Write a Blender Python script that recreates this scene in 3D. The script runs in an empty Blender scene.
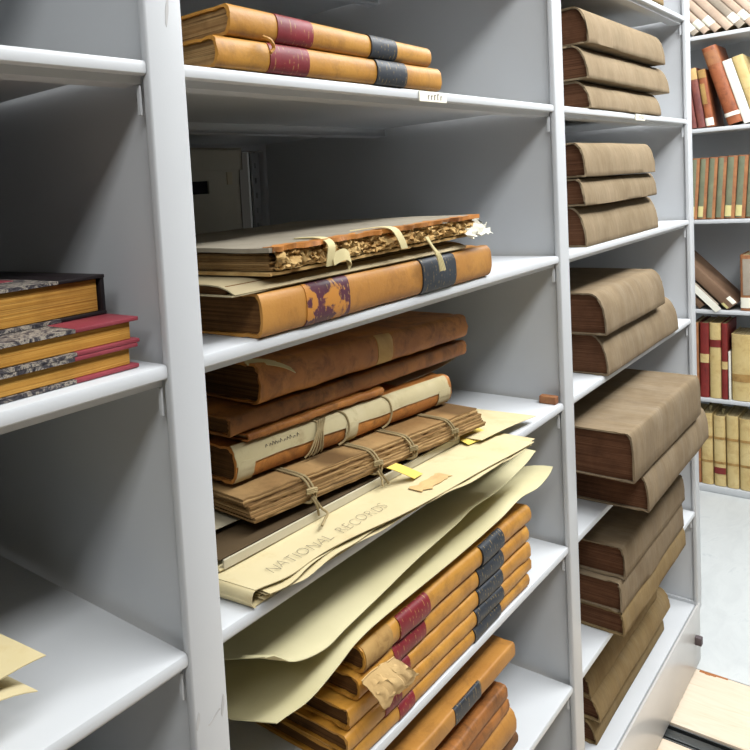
import bpy, bmesh, math, random
from mathutils import Vector, Matrix, noise
random.seed(7)
S = bpy.context.scene
COL = S.collection
R = math.radians

# ------------------------------------------------------------------ materials
def lin(c, k=.85):
    return tuple(k * (v / 255 / 12.92 if v / 255 <= .04045 else ((v / 255 + .055) / 1.055) ** 2.4) for v in c) + (1,)

class NT:
    def __init__(s, name, rough=.6, spec=.3, metal=0.0):
        s.m = bpy.data.materials.new(name); s.m.use_nodes = True
        s.t = s.m.node_tree; s.b = s.t.nodes['Principled BSDF']
        s.b.inputs['Roughness'].default_value = rough
        s.b.inputs['Specular IOR Level'].default_value = spec
        s.b.inputs['Metallic'].default_value = metal
        s.tc = s.t.nodes.new('ShaderNodeTexCoord')
    def n(s, typ, **kw):
        x = s.t.nodes.new(typ)
        for k, v in kw.items():
            if k in x.inputs: x.inputs[k].default_value = v
            else: setattr(x, k, v)
        return x
    def l(s, a, b): s.t.links.new(a, b)
    def vec(s, scale=(1, 1, 1), rand=True):
        mp = s.n('ShaderNodeMapping'); mp.inputs['Scale'].default_value = scale
        s.l(s.tc.outputs['Object'], mp.inputs['Vector'])
        if rand:
            oi = s.n('ShaderNodeObjectInfo'); mu = s.n('ShaderNodeMath', operation='MULTIPLY'); mu.inputs[1].default_value = 37.0
            s.l(oi.outputs['Random'], mu.inputs[0]); cb = s.n('ShaderNodeCombineXYZ')
            for i in range(3): s.l(mu.outputs[0], cb.inputs[i])
            s.l(cb.outputs[0], mp.inputs['Location'])
        return mp.outputs['Vector']
    def noise(s, vec, scale, detail=4, rough=.6, dist=0.0):
        x = s.n('ShaderNodeTexNoise', Scale=scale, Detail=detail, Roughness=rough, Distortion=dist)
        s.l(vec, x.inputs['Vector']); return x.outputs['Fac']
    def ramp(s, fac, stops):
        x = s.n('ShaderNodeValToRGB'); e = x.color_ramp.elements
        while len(e) < len(stops): e.new(.5)
        for i, (p, c) in enumerate(stops):
            e[i].position = p; e[i].color = c if len(c) == 4 else tuple(c) + (1,)
        s.l(fac, x.inputs['Fac']); return x.outputs['Color']
    def mix(s, fac, a, b, mode='MIX'):
        x = s.n('ShaderNodeMix', data_type='RGBA', blend_type=mode)
        for sock, v in ((0, fac), (6, a), (7, b)):
            if isinstance(v, (int, float)): x.inputs[sock].default_value = v
            elif isinstance(v, tuple): x.inputs[sock].default_value = v
            else: s.l(v, x.inputs[sock])
        return x.outputs[2]
    def col(s, c):
        if isinstance(c, tuple): s.b.inputs['Base Color'].default_value = c
        else: s.l(c, s.b.inputs['Base Color'])
    def bump(s, fac, strength=.3, dist=.001):
        x = s.n('ShaderNodeBump', Strength=strength, Distance=dist)
        s.l(fac, x.inputs['Height']); s.l(x.outputs[0], s.b.inputs['Normal'])

BK, WH = (0, 0, 0, 1), (1, 1, 1, 1)
def leather(name, c1, c2, stain, rough=.55, sc=14, amt=.55, stripes=False):
    t = NT(name, rough, .35); v = t.vec()
    base = t.mix(t.ramp(t.noise(v, sc, 6), [(.3, BK), (.7, WH)]), lin(c1), lin(c2))
    m = t.ramp(t.noise(v, sc * 2.3, 8, .7, .6), [(.48, BK), (.72, (amt, amt, amt, 1))])
    base = t.mix(m, base, lin(stain))
    if stripes:   # faint tooled lines across the spine
        w = t.n('ShaderNodeTexWave', Scale=9.0, Distortion=2.5, Detail=3.0); w.bands_direction = 'X'
        t.l(v, w.inputs['Vector'])
        base = t.mix(t.ramp(w.outputs['Fac'], [(.0, (.35, .35, .35, 1)), (.12, BK)]), base, lin(stain))
    t.col(base); t.bump(t.noise(v, 260, 5), .35, .0008)
    return t.m
def pages(name, c1, c2, dark, freq=520, rough=.9):
    t = NT(name, rough, .1); v = t.vec((3, 3, freq)); v2 = t.vec()
    base = t.mix(t.ramp(t.noise(v, 1.0, 3, .7), [(.4, BK), (.6, WH)]), lin(c1), lin(c2))
    base = t.mix(t.ramp(t.noise(v, 1.7, 2, .6), [(.58, BK), (.66, (.7, .7, .7, 1))]), base, lin(dark))
    base = t.mix(t.ramp(t.noise(v2, 22, 6, .7), [(.45, BK), (.8, (.6, .6, .6, 1))]), base, lin(dark))
    t.col(base); t.bump(t.noise(v, 1.0, 3, .7), .6, .001)
    return t.m
def cloth(name, c1, c2, dust, rough=.95):
    t = NT(name, rough, .08); v = t.vec()
    base = t.mix(t.ramp(t.noise(v, 9, 6, .65), [(.3, BK), (.7, WH)]), lin(c1), lin(c2))
    base = t.mix(t.ramp(t.noise(t.vec((3, 1, 1)), 9, 8, .75, .3), [(.45, BK), (.8, (.4, .4, .4, 1))]), base, lin(dust))
    base = t.mix(t.ramp(t.noise(t.vec((90, 6, 6)), 4, 3, .6), [(.4, (.22, .22, .22, 1)), (.62, BK)]), base, lin(tuple(int(x * .72) for x in c2)))
    wv = t.n('ShaderNodeTexWave', Scale=330.0, Distortion=1.0, Detail=1.0); wv.bands_direction = 'X'; t.l(v, wv.inputs['Vector'])
    wz = t.n('ShaderNodeTexWave', Scale=330.0, Distortion=1.0, Detail=1.0); wz.bands_direction = 'Z'; t.l(v, wz.inputs['Vector'])
    ad = t.n('ShaderNodeMath', operation='ADD'); t.l(wv.outputs['Fac'], ad.inputs[0]); t.l(wz.outputs['Fac'], ad.inputs[1])
    t.col(base); t.bump(ad.outputs[0], .15, .0006)
    return t.m
def paper(name, c1, c2, stain=(160, 120, 70), amt=.25, rough=.85, sc=7):
    t = NT(name, rough, .12); v = t.vec()
    base = t.mix(t.ramp(t.noise(v, sc, 5), [(.3, BK), (.7, WH)]), lin(c1), lin(c2))
    base = t.mix(t.ramp(t.noise(v, sc * 3, 7, .7), [(.55, BK), (.8, (amt, amt, amt, 1))]), base, lin(stain))
    t.col(base); t.bump(t.noise(v, 120, 4), .12, .0006)
    return t.m
def gilt(name, c, gold=(190, 160, 90), worn=None, amt=.6):
    """title label: dark leather with broken lines of gilt tooling, worn through in places"""
    t = NT(name, .5, .3); v = t.vec((1, 1, 1))
    w = t.n('ShaderNodeTexWave', Scale=42.0, Distortion=1.2, Detail=2.0); w.bands_direction = 'X'; t.l(v, w.inputs['Vector'])
    lines = t.ramp(w.outputs['Fac'], [(.9, BK), (.97, WH)])
    brk = t.ramp(t.noise(v, 190, 3), [(.52, BK), (.6, (amt, amt, amt, 1))])
    base = t.mix(t.ramp(t.noise(v, 30, 5), [(.3, BK), (.75, WH)]), lin(c), lin(tuple(min(255, int(x * 1.2 + 6)) for x in c)))
    base = t.mix(t.mix(1.0, lines, brk, 'MULTIPLY'), base, lin(gold))
    if worn:
        base = t.mix(t.ramp(t.noise(v, 32, 5, .6, .4), [(.53, BK), (.57, WH)]), base, lin(worn))
    t.col(base); t.bump(t.noise(v, 200, 4), .3, .0006)
    return t.m
def plain(name, c, rough=.6, spec=.3, metal=0.0, var=.0):
    t = NT(name, rough, spec, metal)
    if var:
        v = t.vec(); d = tuple(int(x * (1 - var)) for x in c)
        t.col(t.mix(t.ramp(t.noise(v, 6, 6), [(.3, BK), (.7, WH)]), lin(c), lin(d)))
    else: t.col(lin(c))
    return t.m

def steel_paint():
    t = NT('grey_white_enamel', .38, .4); v = t.vec(rand=False)
    b = t.mix(t.ramp(t.noise(v, 3, 4), [(.35, BK), (.7, WH)]), lin((206, 209, 211)), lin((200, 203, 206)))
    b = t.mix(t.ramp(t.noise(t.vec((14, 14, 3), False), 1.6, 8, .75, .5), [(.68, BK), (.78, (.35, .35, .35, 1))]), b, lin((120, 118, 118)))
    t.col(b); t.bump(t.noise(v, 420, 2), .08, .0004)
    return t.m
def marble_paper():
    t = NT('marbled_paper', .6, .3); v = t.vec()
    x = t.n('ShaderNodeTexNoise', Scale=70.0, Detail=6.0, Roughness=.7, Distortion=2.5); t.l(v, x.inputs['Vector'])
    t.col(t.ramp(x.outputs['Fac'], [(.36, lin((28, 26, 34))), (.48, lin((74, 70, 74))), (.56, lin((176, 166, 150))), (.62, lin((52, 48, 56))), (.72, lin((150, 140, 128)))]))
    return t.m
def plywood():
    t = NT('plywood', .6, .3); v = t.vec((6, .8, 1), False)
    w = t.n('ShaderNodeTexNoise', Scale=9.0, Detail=6.0, Roughness=.6, Distortion=1.5); t.l(v, w.inputs['Vector'])
    b = t.ramp(w.outputs['Fac'], [(.3, lin((232, 217, 196))), (.6, lin((226, 208, 184))), (.75, lin((212, 190, 156)))])
    k = t.n('ShaderNodeTexVoronoi', Scale=5.5); t.l(t.vec((1.6, 1, 1), False), k.inputs['Vector'])
    b = t.mix(t.ramp(k.outputs['Distance'], [(.05, WH), (.09, BK)]), b, lin((196, 158, 112)))
    t.col(b); return t.m
def vinyl():
    t = NT('pale_vinyl_floor', .4, .4); v = t.vec((1, 2.5, 1), False)
    b = t.ramp(t.noise(v, 5, 7, .7, 1.2), [(.3, lin((196, 200, 200))), (.6, lin((208, 212, 211))), (.75, lin((184, 190, 192)))])
    t.col(b); return t.m

M = dict(
 steel=steel_paint(),
 hollow_shade=plain('shadow_gap_black', (22, 22, 24), .8),  # black standing in for shade inside the slots and the box handle
 skirt=plain('semi_gloss_enamel', (206, 204, 200), .3, .45),
 rail_metal=plain('worn_rail_steel', (120, 124, 124), .35, .5, .9),
 black=plain('black_rubber', (22, 23, 26), .6),
 bumper=plain('grey_rubber', (92, 82, 84), .7),
 slab=plain('concrete_slab', (120, 118, 112), .9, .2, 0, .15), vinyl=vinyl(), ply=plywood(), wallp=plain('wall_paint', (214, 214, 210), .8, .2, 0, .04),
 ceilp=plain('ceiling_tile', (222, 222, 218), .9, .1, 0, .06),
 splinter=plain('splintered_wood', (172, 112, 66), .8),
 yleather=leather('yellow_calf', (200, 146, 60), (180, 124, 42), (118, 76, 30), .5, 12, .65),
 tleather=leather('tan_calf', (190, 136, 62), (164, 110, 44), (104, 66, 28), .55, 9, .65),
 bleather=leather('brown_calf', (184, 120, 56), (128, 78, 34), (56, 34, 16), .6, 12, .85),
 rleather=leather('russet_calf', (206, 138, 66), (156, 94, 40), (70, 42, 20), .55, 13, .8),
 dleather=leather('dark_worn_calf', (120, 80, 42), (92, 58, 30), (34, 22, 14), .7, 12, .7),
 redleather=leather('red_roan', (154, 66, 76), (134, 52, 62), (108, 40, 48), .5, 10, .4, False),
 blackleather=leather('black_roan', (38, 30, 32), (28, 23, 26), (16, 14, 16), .5, 10, .4, False),
 dusty=leather('dusty_rubbed_calf', (186, 150, 92), (160, 122, 66), (112, 78, 40), .9, 22, .8),
 raw=leather('flesh_side_leather', (214, 182, 128), (202, 166, 108), (140, 96, 50), .9, 8, .35, False),
 canvas=cloth('grey_tan_canvas', (152, 134, 108), (129, 112, 87), (172, 158, 134)),
 canvas2=cloth('dusty_olive_canvas', (148, 130, 104), (122, 105, 82), (166, 156, 140)),
 canvas3=cloth('ochre_canvas', (152, 130, 92), (128, 106, 72), (166, 152, 126)),
 redpages=pages('red_stained_page_edges', (112, 78, 56), (90, 60, 42), (58, 38, 28)),
 darkpages=pages('browned_page_edges', (112, 78, 44), (86, 58, 32), (48, 32, 20)),
 gilpages=pages('yellowed_page_edges', (206, 156, 78), (182, 130, 56), (140, 96, 44), 640),
 oldpages=pages('brittle_tan_page_edges', (176, 144, 98), (132, 100, 62), (72, 50, 30), 380),
 creampages=pages('pale_page_edges', (206, 190, 150), (186, 166, 122), (130, 104, 66)),
 marble=marble_paper(),
 redlab=gilt('red_title_label', (112, 26, 34)), blulab=gilt('blue_black_title_label', (36, 41, 48)),
 purlab=gilt('purple_worn_title_label', (74, 34, 48), worn=(190, 128, 52)),
 cream=paper('cream_card', (218, 210, 170), (209, 200, 156), (180, 160, 110), .15),
 kraft=paper('cream_wrapping_paper', (216, 203, 164), (205, 190, 146), (176, 136, 76), .35),
 white=paper('white_paper', (232, 230, 218), (222, 218, 200), (180, 160, 120), .2),
 greysheet=paper('grey_buff_paper', (200, 192, 168), (186, 176, 150)),
 greyboard=paper('grey_board_paper', (158, 150, 134), (138, 130, 114), (104, 84, 60), .5),
 vellum=paper('grey_vellum', (178, 164, 132), (160, 146, 114), (110, 92, 66), .4),
 shred=paper('frayed_paper', (206, 176, 120), (168, 130, 78), (110, 74, 40), .7, .95, 40),
 shadeboard=paper('shaded_gap_board', (92, 76, 54), (76, 62, 44), (50, 38, 26), .6),  # shade on the folder top, put into the board colour
 yellow=paper('yellow_slip', (232, 208, 112), (222, 196, 96), (190, 150, 70), .2),
 tape=paper('cotton_tape', (218, 206, 160), (204, 190, 142)),
 string=plain('hemp_string', (184, 164, 122), .95, .1, 0, .3),
 ink=plain('graphite_writing', (112, 106, 92), .8),
 bandpaper=paper('soiled_white_paper', (206, 194, 156), (188, 174, 134), (136, 110, 70), .6, .9, 12),
 tag=paper('white_tape_label', (246, 244, 232), (240, 236, 216), (210, 190, 140), .1),
 ytag=paper('yellowed_tape_label', (232, 222, 160), (224, 212, 146)),
 whitespine=paper('white_cloth_spine', (240, 238, 228), (230, 226, 212)),
 boxgrey=plain('grey_board_box', (196, 192, 176), .85, .15, 0, .08),
 fgreen=leather('grey_green_cloth', (136, 140, 112), (116, 122, 98), (92, 92, 74), .8, 14, .4, False),
 forange=leather('orange_brown_leather', (178, 124, 80), (150, 96, 62), (104, 62, 56), .6, 14, .6, False),
 fpink=leather('faded_pinkish_cloth', (200, 178, 158), (184, 160, 138), (150, 124, 106), .85, 10, .4, False),
 fgrey=leather('faded_grey_cloth', (172, 162, 146), (154, 142, 126), (128, 112, 98), .85, 10, .4, False),
 fbrown=leather('dark_brown_cloth', (136, 108, 84), (112, 86, 66), (60, 42, 32), .75, 8, .4, False),
 fred=leather('dark_red_leather', (142, 50, 44), (116, 38, 36), (80, 26, 26), .5, 14, .5),
 fpurple=leather('purple_brown_leather', (150, 88, 70), (104, 58, 62), (72, 36, 42), .5, 12, .6),
 frust=leather('rust_brown_leather', (172, 104, 66), (140, 76, 46), (88, 46, 32), .5, 14, .75),
 fvellum=leather('cream_vellum', (218, 196, 140), (204, 178, 116), (168, 128, 72), .6, 12, .6),
)

# ------------------------------------------------------------------ helpers
def put(name, bm, mat, parent=None, sharp=35, mats=None):
    me = bpy.data.meshes.new(name)
    bmesh.ops.recalc_face_normals(bm, faces=bm.faces)
    bm.to_mesh(me); bm.free()
    for f in me.polygons: f.use_smooth = True
    me.set_sharp_from_angle(angle=R(sharp))
    for m in (mats or [mat]): me.materials.append(m)
    o = bpy.data.objects.new(name, me); COL.objects.link(o)
    if parent: o.parent = parent
    return o
def tag(o, label=None, cat=None, group=None, kind=None):
    if label: o['label'] = label
    if cat: o['category'] = cat
    if group: o['group'] = group
    if kind: o['kind'] = kind
    return o
def thing(name, label, cat, loc=(0, 0, 0), group=None):
    o = bpy.data.objects.new(name, None); COL.objects.link(o); o.location = loc
    o.empty_display_size = .05
    return tag(o, label, cat, group)
def box(bm, a, b, bev=0.0, seg=2):
    r = bmesh.ops.create_cube(bm, size=1.0)
    vs = r['verts']
    for v in vs:
        v.co = Vector([(a[i] + b[i]) / 2 + v.co[i] * (b[i] - a[i]) for i in range(3)])
    if bev:
        es = list({e for v in vs for e in v.link_edges})
        bmesh.ops.bevel(bm, geom=es, offset=bev, segments=seg, affect='EDGES', profile=.5)
    return bm
def nb(a, b, bev=0.0, seg=2): return box(bmesh.new(), a, b, bev, seg)
def skin_grid(bm, rows, closed=False):
    """rows: list of equal-length point lists -> quads"""
    vr = [[bm.verts.new(p) for p in r] for r in rows]
    n = len(vr[0])
    for i in range(len(vr) - 1):
        for j in range(n if closed else n - 1):
            k = (j + 1) % n
            bm.faces.new((vr[i][j], vr[i][k], vr[i + 1][k], vr[i + 1][j]))
    return vr
def tube(bm, pts, r, n=6):
    pts = [Vector(p) for p in pts]; rows = []
    for i, p in enumerate(pts):
        t = (pts[min(i + 1, len(pts) - 1)] - pts[max(i - 1, 0)]).normalized()
        a = t.orthogonal().normalized(); b = t.cross(a)
        if rows: # keep frames aligned
            a = (ref - ref.dot(t) * t).normalized(); b = t.cross(a)
        ref = a
        rows.append([p + r * (a * math.cos(2 * math.pi * k / n) + b * math.sin(2 * math.pi * k / n)) for k in range(n)])
    vr = skin_grid(bm, rows, True)
    bm.faces.new(vr[0][::-1]); bm.faces.new(vr[-1])
def smooth_path(pts, n=6):
    pts = [Vector(p) for p in pts]; out = []
    for i in range(len(pts) - 1):
        p0, p1, p2, p3 = pts[max(i - 1, 0)], pts[i], pts[i + 1], pts[min(i + 2, len(pts) - 1)]
        for k in range(n):
            t = k / n
            out.append(.5 * ((2 * p1) + (p2 - p0) * t + (2 * p0 - 5 * p1 + 4 * p2 - p3) * t * t + (3 * p1 - p0 - 3 * p2 + p3) * t ** 3))
    out.append(pts[-1]); return out
def sheet(fn, nx, ny, th):
    """solid sheet from a surface fn(u, v), thickness th below it"""
    bm = bmesh.new(); e = 1e-3
    top, bot = [], []
    for i in range(nx + 1):
        a, b = [], []
        for j in range(ny + 1):
            u, v = i / nx, j / ny; p = Vector(fn(u, v))
            du = Vector(fn(min(u + e, 1), v)) - Vector(fn(max(u - e, 0), v)); dv = Vector(fn(u, min(v + e, 1))) - Vector(fn(u, max(v - e, 0)))
            n = du.cross(dv)
            n = n.normalized() if n.length > 1e-12 else Vector((0, 0, 1))
            if n.z < 0 and abs(n.z) > .2: n = -n
            a.append(p); b.append(p - n * th)
        top.append(a); bot.append(b)
    vt, vb = skin_grid(bm, top), skin_grid(bm, bot)
    for i in range(nx):
        bm.faces.new((vt[i][0], vt[i + 1][0], vb[i + 1][0], vb[i][0])); bm.faces.new((vt[i][ny], vb[i][ny], vb[i + 1][ny], vt[i + 1][ny]))
    for j in range(ny):
        bm.faces.new((vt[0][j], vb[0][j], vb[0][j + 1], vt[0][j + 1])); bm.faces.new((vt[nx][j], vt[nx][j + 1], vb[nx][j + 1], vb[nx][j]))
    return bm
def lerp_path(pts):
    """piecewise-cubic function of u from points given at increasing first coordinate"""
    xs = [p[0] for p in pts]
    def f(x):
        if x <= xs[0]: return pts[0][1:]
        if x >= xs[-1]: return pts[-1][1:]
        for i in range(len(xs) - 1):
            if xs[i] <= x <= xs[i + 1]:
                t = (x - xs[i]) / (xs[i + 1] - xs[i])
                g = lambda k, c: pts[max(0, min(len(pts) - 1, k))][c]
                out = []
                for c in range(1, len(pts[0])):
                    p1, p2 = g(i, c), g(i + 1, c)
                    m1 = (g(i + 1, c) - g(i - 1, c)) / max(1e-9, (g(i + 1, 0) - g(i - 1, 0))) * (xs[i + 1] - xs[i])
                    m2 = (g(i + 2, c) - g(i, c)) / max(1e-9, (g(i + 2, 0) - g(i, 0))) * (xs[i + 1] - xs[i])
                    h = t * t * (3 - 2 * t)
                    out.append((2 * t ** 3 - 3 * t * t + 1) * p1 + (t ** 3 - 2 * t * t + t) * m1 + h * p2 + (t ** 3 - t * t) * m2)
                return tuple(out)
    return f

# ------------------------------------------------------------------ book builder
def profile(kind, T, W, s, e=2.0, joint=0.0, n=12):
    """outline of a closed book seen from its end: back-top, round the spine, back-bottom.
    kind round: spine bulges by s; sag: top edge set back by s, bottom edge pushed out."""
    if kind == 'round':
        sp = [(s * (1 - max(0, math.sin(math.pi * k / n)) ** (2 / e)), T / 2 * (1 + math.copysign(abs(math.cos(math.pi * k / n)) ** (2 / e), math.cos(math.pi * k / n)))) for k in range(n + 1)]
        yb = s
    else:
        sp = [(s * (1 - math.sin(math.pi / 2 * k / n) ** (2 / e)), T * max(0, math.cos(math.pi / 2 * k / n)) ** (2 / e)) for k in range(n + 1)]
        sp[-1] = (0, T * .03); sp.append((.0015, 0)); yb = .0015
    yt = sp[0][0]
    j = joint
    pre = [(W, T), (W * .66, T), (W * .33, T), (yt + .03, T), (yt + .018, T), (yt + .011, T - j), (yt + .005, T)]
    post = [(yb + .005, 0), (yb + .011, j), (yb + .018, 0), (yb + .03, 0), (W * .33, 0), (W * .66, 0), (W, 0)]
    return pre + sp + post, (len(pre), len(pre) + len(sp) - 1)
def offset_in(pts, t):
    out = []
    for i, p in enumerate(pts):
        a, b = pts[max(i - 1, 0)], pts[min(i + 1, len(pts) - 1)]
        dx, dy = b[0] - a[0], b[1] - a[1]; l = math.hypot(dx, dy) or 1
        out.append((p[0] - dy / l * t, p[1] + dx / l * t))   # inward for this winding
    return out
def book(name, label, cat, group, org, ex, L, T, W, kind='round', s=.006, e=2.2, cover='yleather', pg='darkpages', t=.003,
         sq=.004, labels=(), T2=None, joint=.0012, jit=.0006, jf=14, nx=28, ey=None, tilt=0.0, build_pages=True, bow=0.0):
    ex = Vector(ex).normalized()
    if ey is None:
        ey = Vector((-ex.y, ex.x, 0)).normalized(); ey.z = tilt; ey = (ey - ey.dot(ex) * ex).normalized()
    else: ey = Vector(ey)
    ez = ex.cross(ey)
    root = thing(name, label, cat, group=group)
    root.matrix_world = Matrix((( ex.x, ey.x, ez.x, org[0]), (ex.y, ey.y, ez.y, org[1]), (ex.z, ey.z, ez.z, org[2]), (0, 0, 0, 1)))
    P, (i0, i1) = profile(kind, T, W, s, e, joint)
    inset = lambda m: [(p[0] + m * max(0, 1 - p[0] / .04), m + p[1] * (T - 2 * m) / T) for p in P]
    Q = inset(t); seed = Vector((random.random() * 50, random.random() * 50, 0))
    T2 = T2 or T
    def pt(p, x, j=1.0, out=0.0, k=None):
        sc = 1 + (T2 / T - 1) * x / L
        y, z = p
        d = jit * j * noise.noise(Vector((x * jf, y * jf, z * jf)) + seed)
        dz = -bow * math.sin(math.pi * x / L)
        wear = 1.0
        return Vector((x, y - abs(d) * .5 + d * .5, min(max(0, z * sc + d * .6), T * max(1, sc)) + dz))
    st = [L * k / nx for k in range(nx + 1)]
    bm = bmesh.new(); n = len(P)
    rows = []
    for x in st:
        rows.append([pt(p, x) for p in P] + [pt(q, x, 1) for q in reversed(Q)])
    # fray both ends a little
    for r_, sgn in ((rows[0], -1), (rows[-1], 1)):
        for k, v in enumerate(r_): v.x += sgn * jit * 1.5 * noise.noise(Vector((k * .9, sgn * 3, 0)) + seed)
    vr = skin_grid(bm, rows, True)
    for r_ in (vr[0], vr[-1]):
        for k in range(n - 1):
            a, b, c, d = r_[k], r_[k + 1], r_[2 * n - 2 - k], r_[2 * n - 1 - k]
            bm.faces.new((a, b, c, d))
    put('cover', bm, M[cover], root, 50)
    if build_pages:
        G = [p for p in inset(t + .0006) if p[0] < W - sq * 1.5]
        G = [(W - sq, G[0][1])] + G + [(W - sq, G[-1][1])]
        bm = bmesh.new()
        rows = [[pt(g, x) for g in G] for x in [sq + (L - 2 * sq) * k / 8 for k in range(9)]]
        vr = skin_grid(bm, rows, True)
        bm.faces.new(vr[0][::-1]); bm.faces.new(vr[-1])
        put('page_block', bm, M[pg], root, 40)
    for li, lb in enumerate(labels):
        x0, x1, mat = lb[0], lb[1], lb[2]
        ia, ib = lb[3] if len(lb) > 3 else (0, 1)
        k0, k1 = i0 + round((i1 - i0) * ia), i0 + round((i1 - i0) * ib)
        O = offset_in(P, -.0005 - .0004 * li); I = offset_in(P, .0006)
        xs = [x0 + (x1 - x0) * k / 8 for k in range(9)]
        bm = bmesh.new()
        rows = [[pt(O[k], x) + Vector((0, -.0004 - .0004 * li, 0)) for k in range(k0, k1 + 1)] + [pt(I[k], x) for k in range(k1, k0 - 1, -1)] for x in xs]
        vr = skin_grid(bm, rows, True); m = len(rows[0])
        for r_ in (vr[0], vr[-1]):
            for k in range(m // 2 - 1): bm.faces.new((r_[k], r_[k + 1], r_[m - 2 - k], r_[m - 1 - k]))
        o = put(lb[4] if len(lb) > 4 else 'title_label', bm, M[mat], root, 50)
        if len(lb) > 5: o['label'] = lb[5]
    return root

# ------------------------------------------------------------------ geometry of the place (metres)
P, WU, H, ZA = .93, .0436, .2548, 1.433       # bay pitch, upright width, shelf spacing, level A
def Z(l): return ZA - H * l
ZTOP = 2.12

# --- setting
def struct(o): o['kind'] = 'structure'; return o
struct(put('floor', nb((-4, -4, -.09), (5.2, 3, -.03)), M['slab']))
struct(put('trim_1', nb((1.789, -4, -.03), (5.2, 3, 0), .002), M['vinyl']))['label'] = 'pale raised vinyl floor beyond the shelving'
struct(put('wall_right', nb((3.72, -4, 0), (3.84, 3, 2.5)), M['wallp']))
struct(put('ceiling', nb((-4, -4, 2.5), (5.2, 3, 2.6)), M['ceilp']))

# plywood infill beside the rail
def ply_edge():
    bm = nb((1.5205, -1.3, -.03), (1.787, .9, -.001), .0015)
    return bm
pl = put('plywood_panel', ply_edge(), M['ply'])
tag(pl, 'pale plywood floor panel between the black rail and the white floor', 'floor panel', 'plywood floor panels')
bm = bmesh.new()
for k in range(5):
    y = -.010 - k * .012; w = .004 + .012 * random.random() * (1 - k / 6)
    box(bm, (1.785 - w, y - .0125, -.0045), (1.7882, y, -.0003 + .001 * random.random()), .001, 1)
put('splintered_edge', bm, M['splinter'], pl)['label'] = 'chipped orange brown corner of the plywood'
pl = put('plywood_panel', nb((-3.4, -1.3, -.03), (1.4495, .9, -.001), .0015), M['ply'])
tag(pl, 'plywood floor panel on the near side of the black rail', 'floor panel', 'plywood floor panels')
rl = thing('floor_rail', 'dark steel rail sunk between the plywood floor panels', 'rail', (1.485, 0, -.03))
put('channel', nb((-.0345, -2.6, 0), (.0345, .9, .006)), M['black'], rl)
bm = nb((-.016, -2.6, .006), (.016, .9, .024), .002); box(bm, (-.03, -2.6, .0061), (-.026, .9, .027), .001, 1); box(bm, (.026, -2.6, .0061), (.03, .9, .027), .001, 1)
put('rail_bar', bm, M['rail_metal'], rl)

# --- mobile shelving range
rng = thing('shelving_range', 'long grey white steel mobile shelving range full of old books', 'shelving', (0, 0, .021))
def part(name, bm, mat, parent=rng):
    for v in bm.verts: v.co.z -= .021
    return put(name, bm, mat, parent)
for k in (-1, 0, 1, 2):
    x1, x0 = k * P, k * P - WU
    bm = nb((x0, -.003, .166), (x1, .006, ZTOP), .0022, 3)
    up = part('upright', bm, M['steel'])
    part('side_panel', nb((x0 + .008, .0055, .166), (x1 - .008, .617, ZTOP), .001, 1), M['steel'], up)
    part('rear_post', nb((x0, .6165, .166), (x1, .643, ZTOP), .004, 3), M['steel'], up)
    if k < 2 and k >= 0:
        pass
    # slotted strips that take the shelf brackets, at the rear of each side
    for sx0, sx1, on in ((x0 - .026, x0 + .0005, k > -1), (x1 - .0005, x1 + .026, k < 2)):
        if not on: continue
        a, b = (sx0 + .009, sx0 + .015)
        bm = bmesh.new()
        box(bm, (sx0, .632, .2), (a, .636, 2.05)); box(bm, (b, .632, .2), (sx1, .636, 2.05))
        z = .2
        while z < 2.03:
            box(bm, (a, .632, z), (b, .636, z + .022)); z += .034
        ss = part('slotted_strip', bm, M['steel'], up)
        part('slot_dark_backing', nb((sx0 + .001, .6362, .2), (sx1 - .001, .640, 2.05)), M['hollow_shade'], ss)  # black plate added behind the slots so they read dark
def shelf_bm(x0, x1, z, y0, y1, flip=False):
    """pan shelf: top sheet, rounded front lip with a stepped return underneath, rear lip"""
    d = (lambda y: y0 + y1 - y) if flip else (lambda y: y)
    prof = [(y0 + .004, z), (y1, z), (y1, z - .020), (y1 - .010, z - .020), (y1 - .010, z - .0195), (y1 - .003, z - .0195), (y1 - .003, z - .004),
            (y0 + .030, z - .004), (y0 + .030, z - .019), (y0 + .008, z - .019), (y0 + .007, z - .0125), (y0 + .002, z - .0125), (y0 + .0004, z - .0112),
            (y0, z - .0095), (y0, z - .0035), (y0 + .0012, z - .0010)]
    bm = bmesh.new()
    rows = [[(x, d(p[0]), p[1]) for p in prof] for x in (x0, x0 + .001, x1 - .001, x1)]
    vr = skin_grid(bm, rows, True); bm.faces.new(vr[0][::-1]); bm.faces.new(vr[-1])
    return bm
for k in (0, 1, 2):
    x0, x1 = (k - 1) * P + .0006, k * P - WU - .0006
    for l in range(-2, 6):
        part('shelf', shelf_bm(x0, x1, Z(l), -.0005 if l < 5 else .0040, .316), M['steel'])
        part('shelf', shelf_bm(x0, x1, Z(l), .324, .6405, True), M['steel'])
        for bx in (x1 - .0022, x0):
            part('shelf_bracket', nb((bx, .0065, Z(l) - .045), (bx + .0022, .011, Z(l) - .0202), .0006, 1), M['steel'])
# rubbed marks on the front of the second upright
sc_m = plain('scuff_grey', (190, 189, 188), .7)
for x, z, a, b in ((-.0395, .860, .004, .016), (-.0072, .858, .004, .020), (-.0180, 1.474, .004, .026), (-.019, .8505, .018, .004)):
    part('scuff_mark', sheet(lambda u, w: (x + a * (u - .5) * (1 - .8 * abs(w - .5)) + .003 * (w - .5), -.00325, z + b * (w - .5) * (1 - .5 * abs(u - .5)) + (.006 * u if a > b else 0)), 6, 6, .0002), sc_m, bpy.data.objects['upright.001'])
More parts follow.
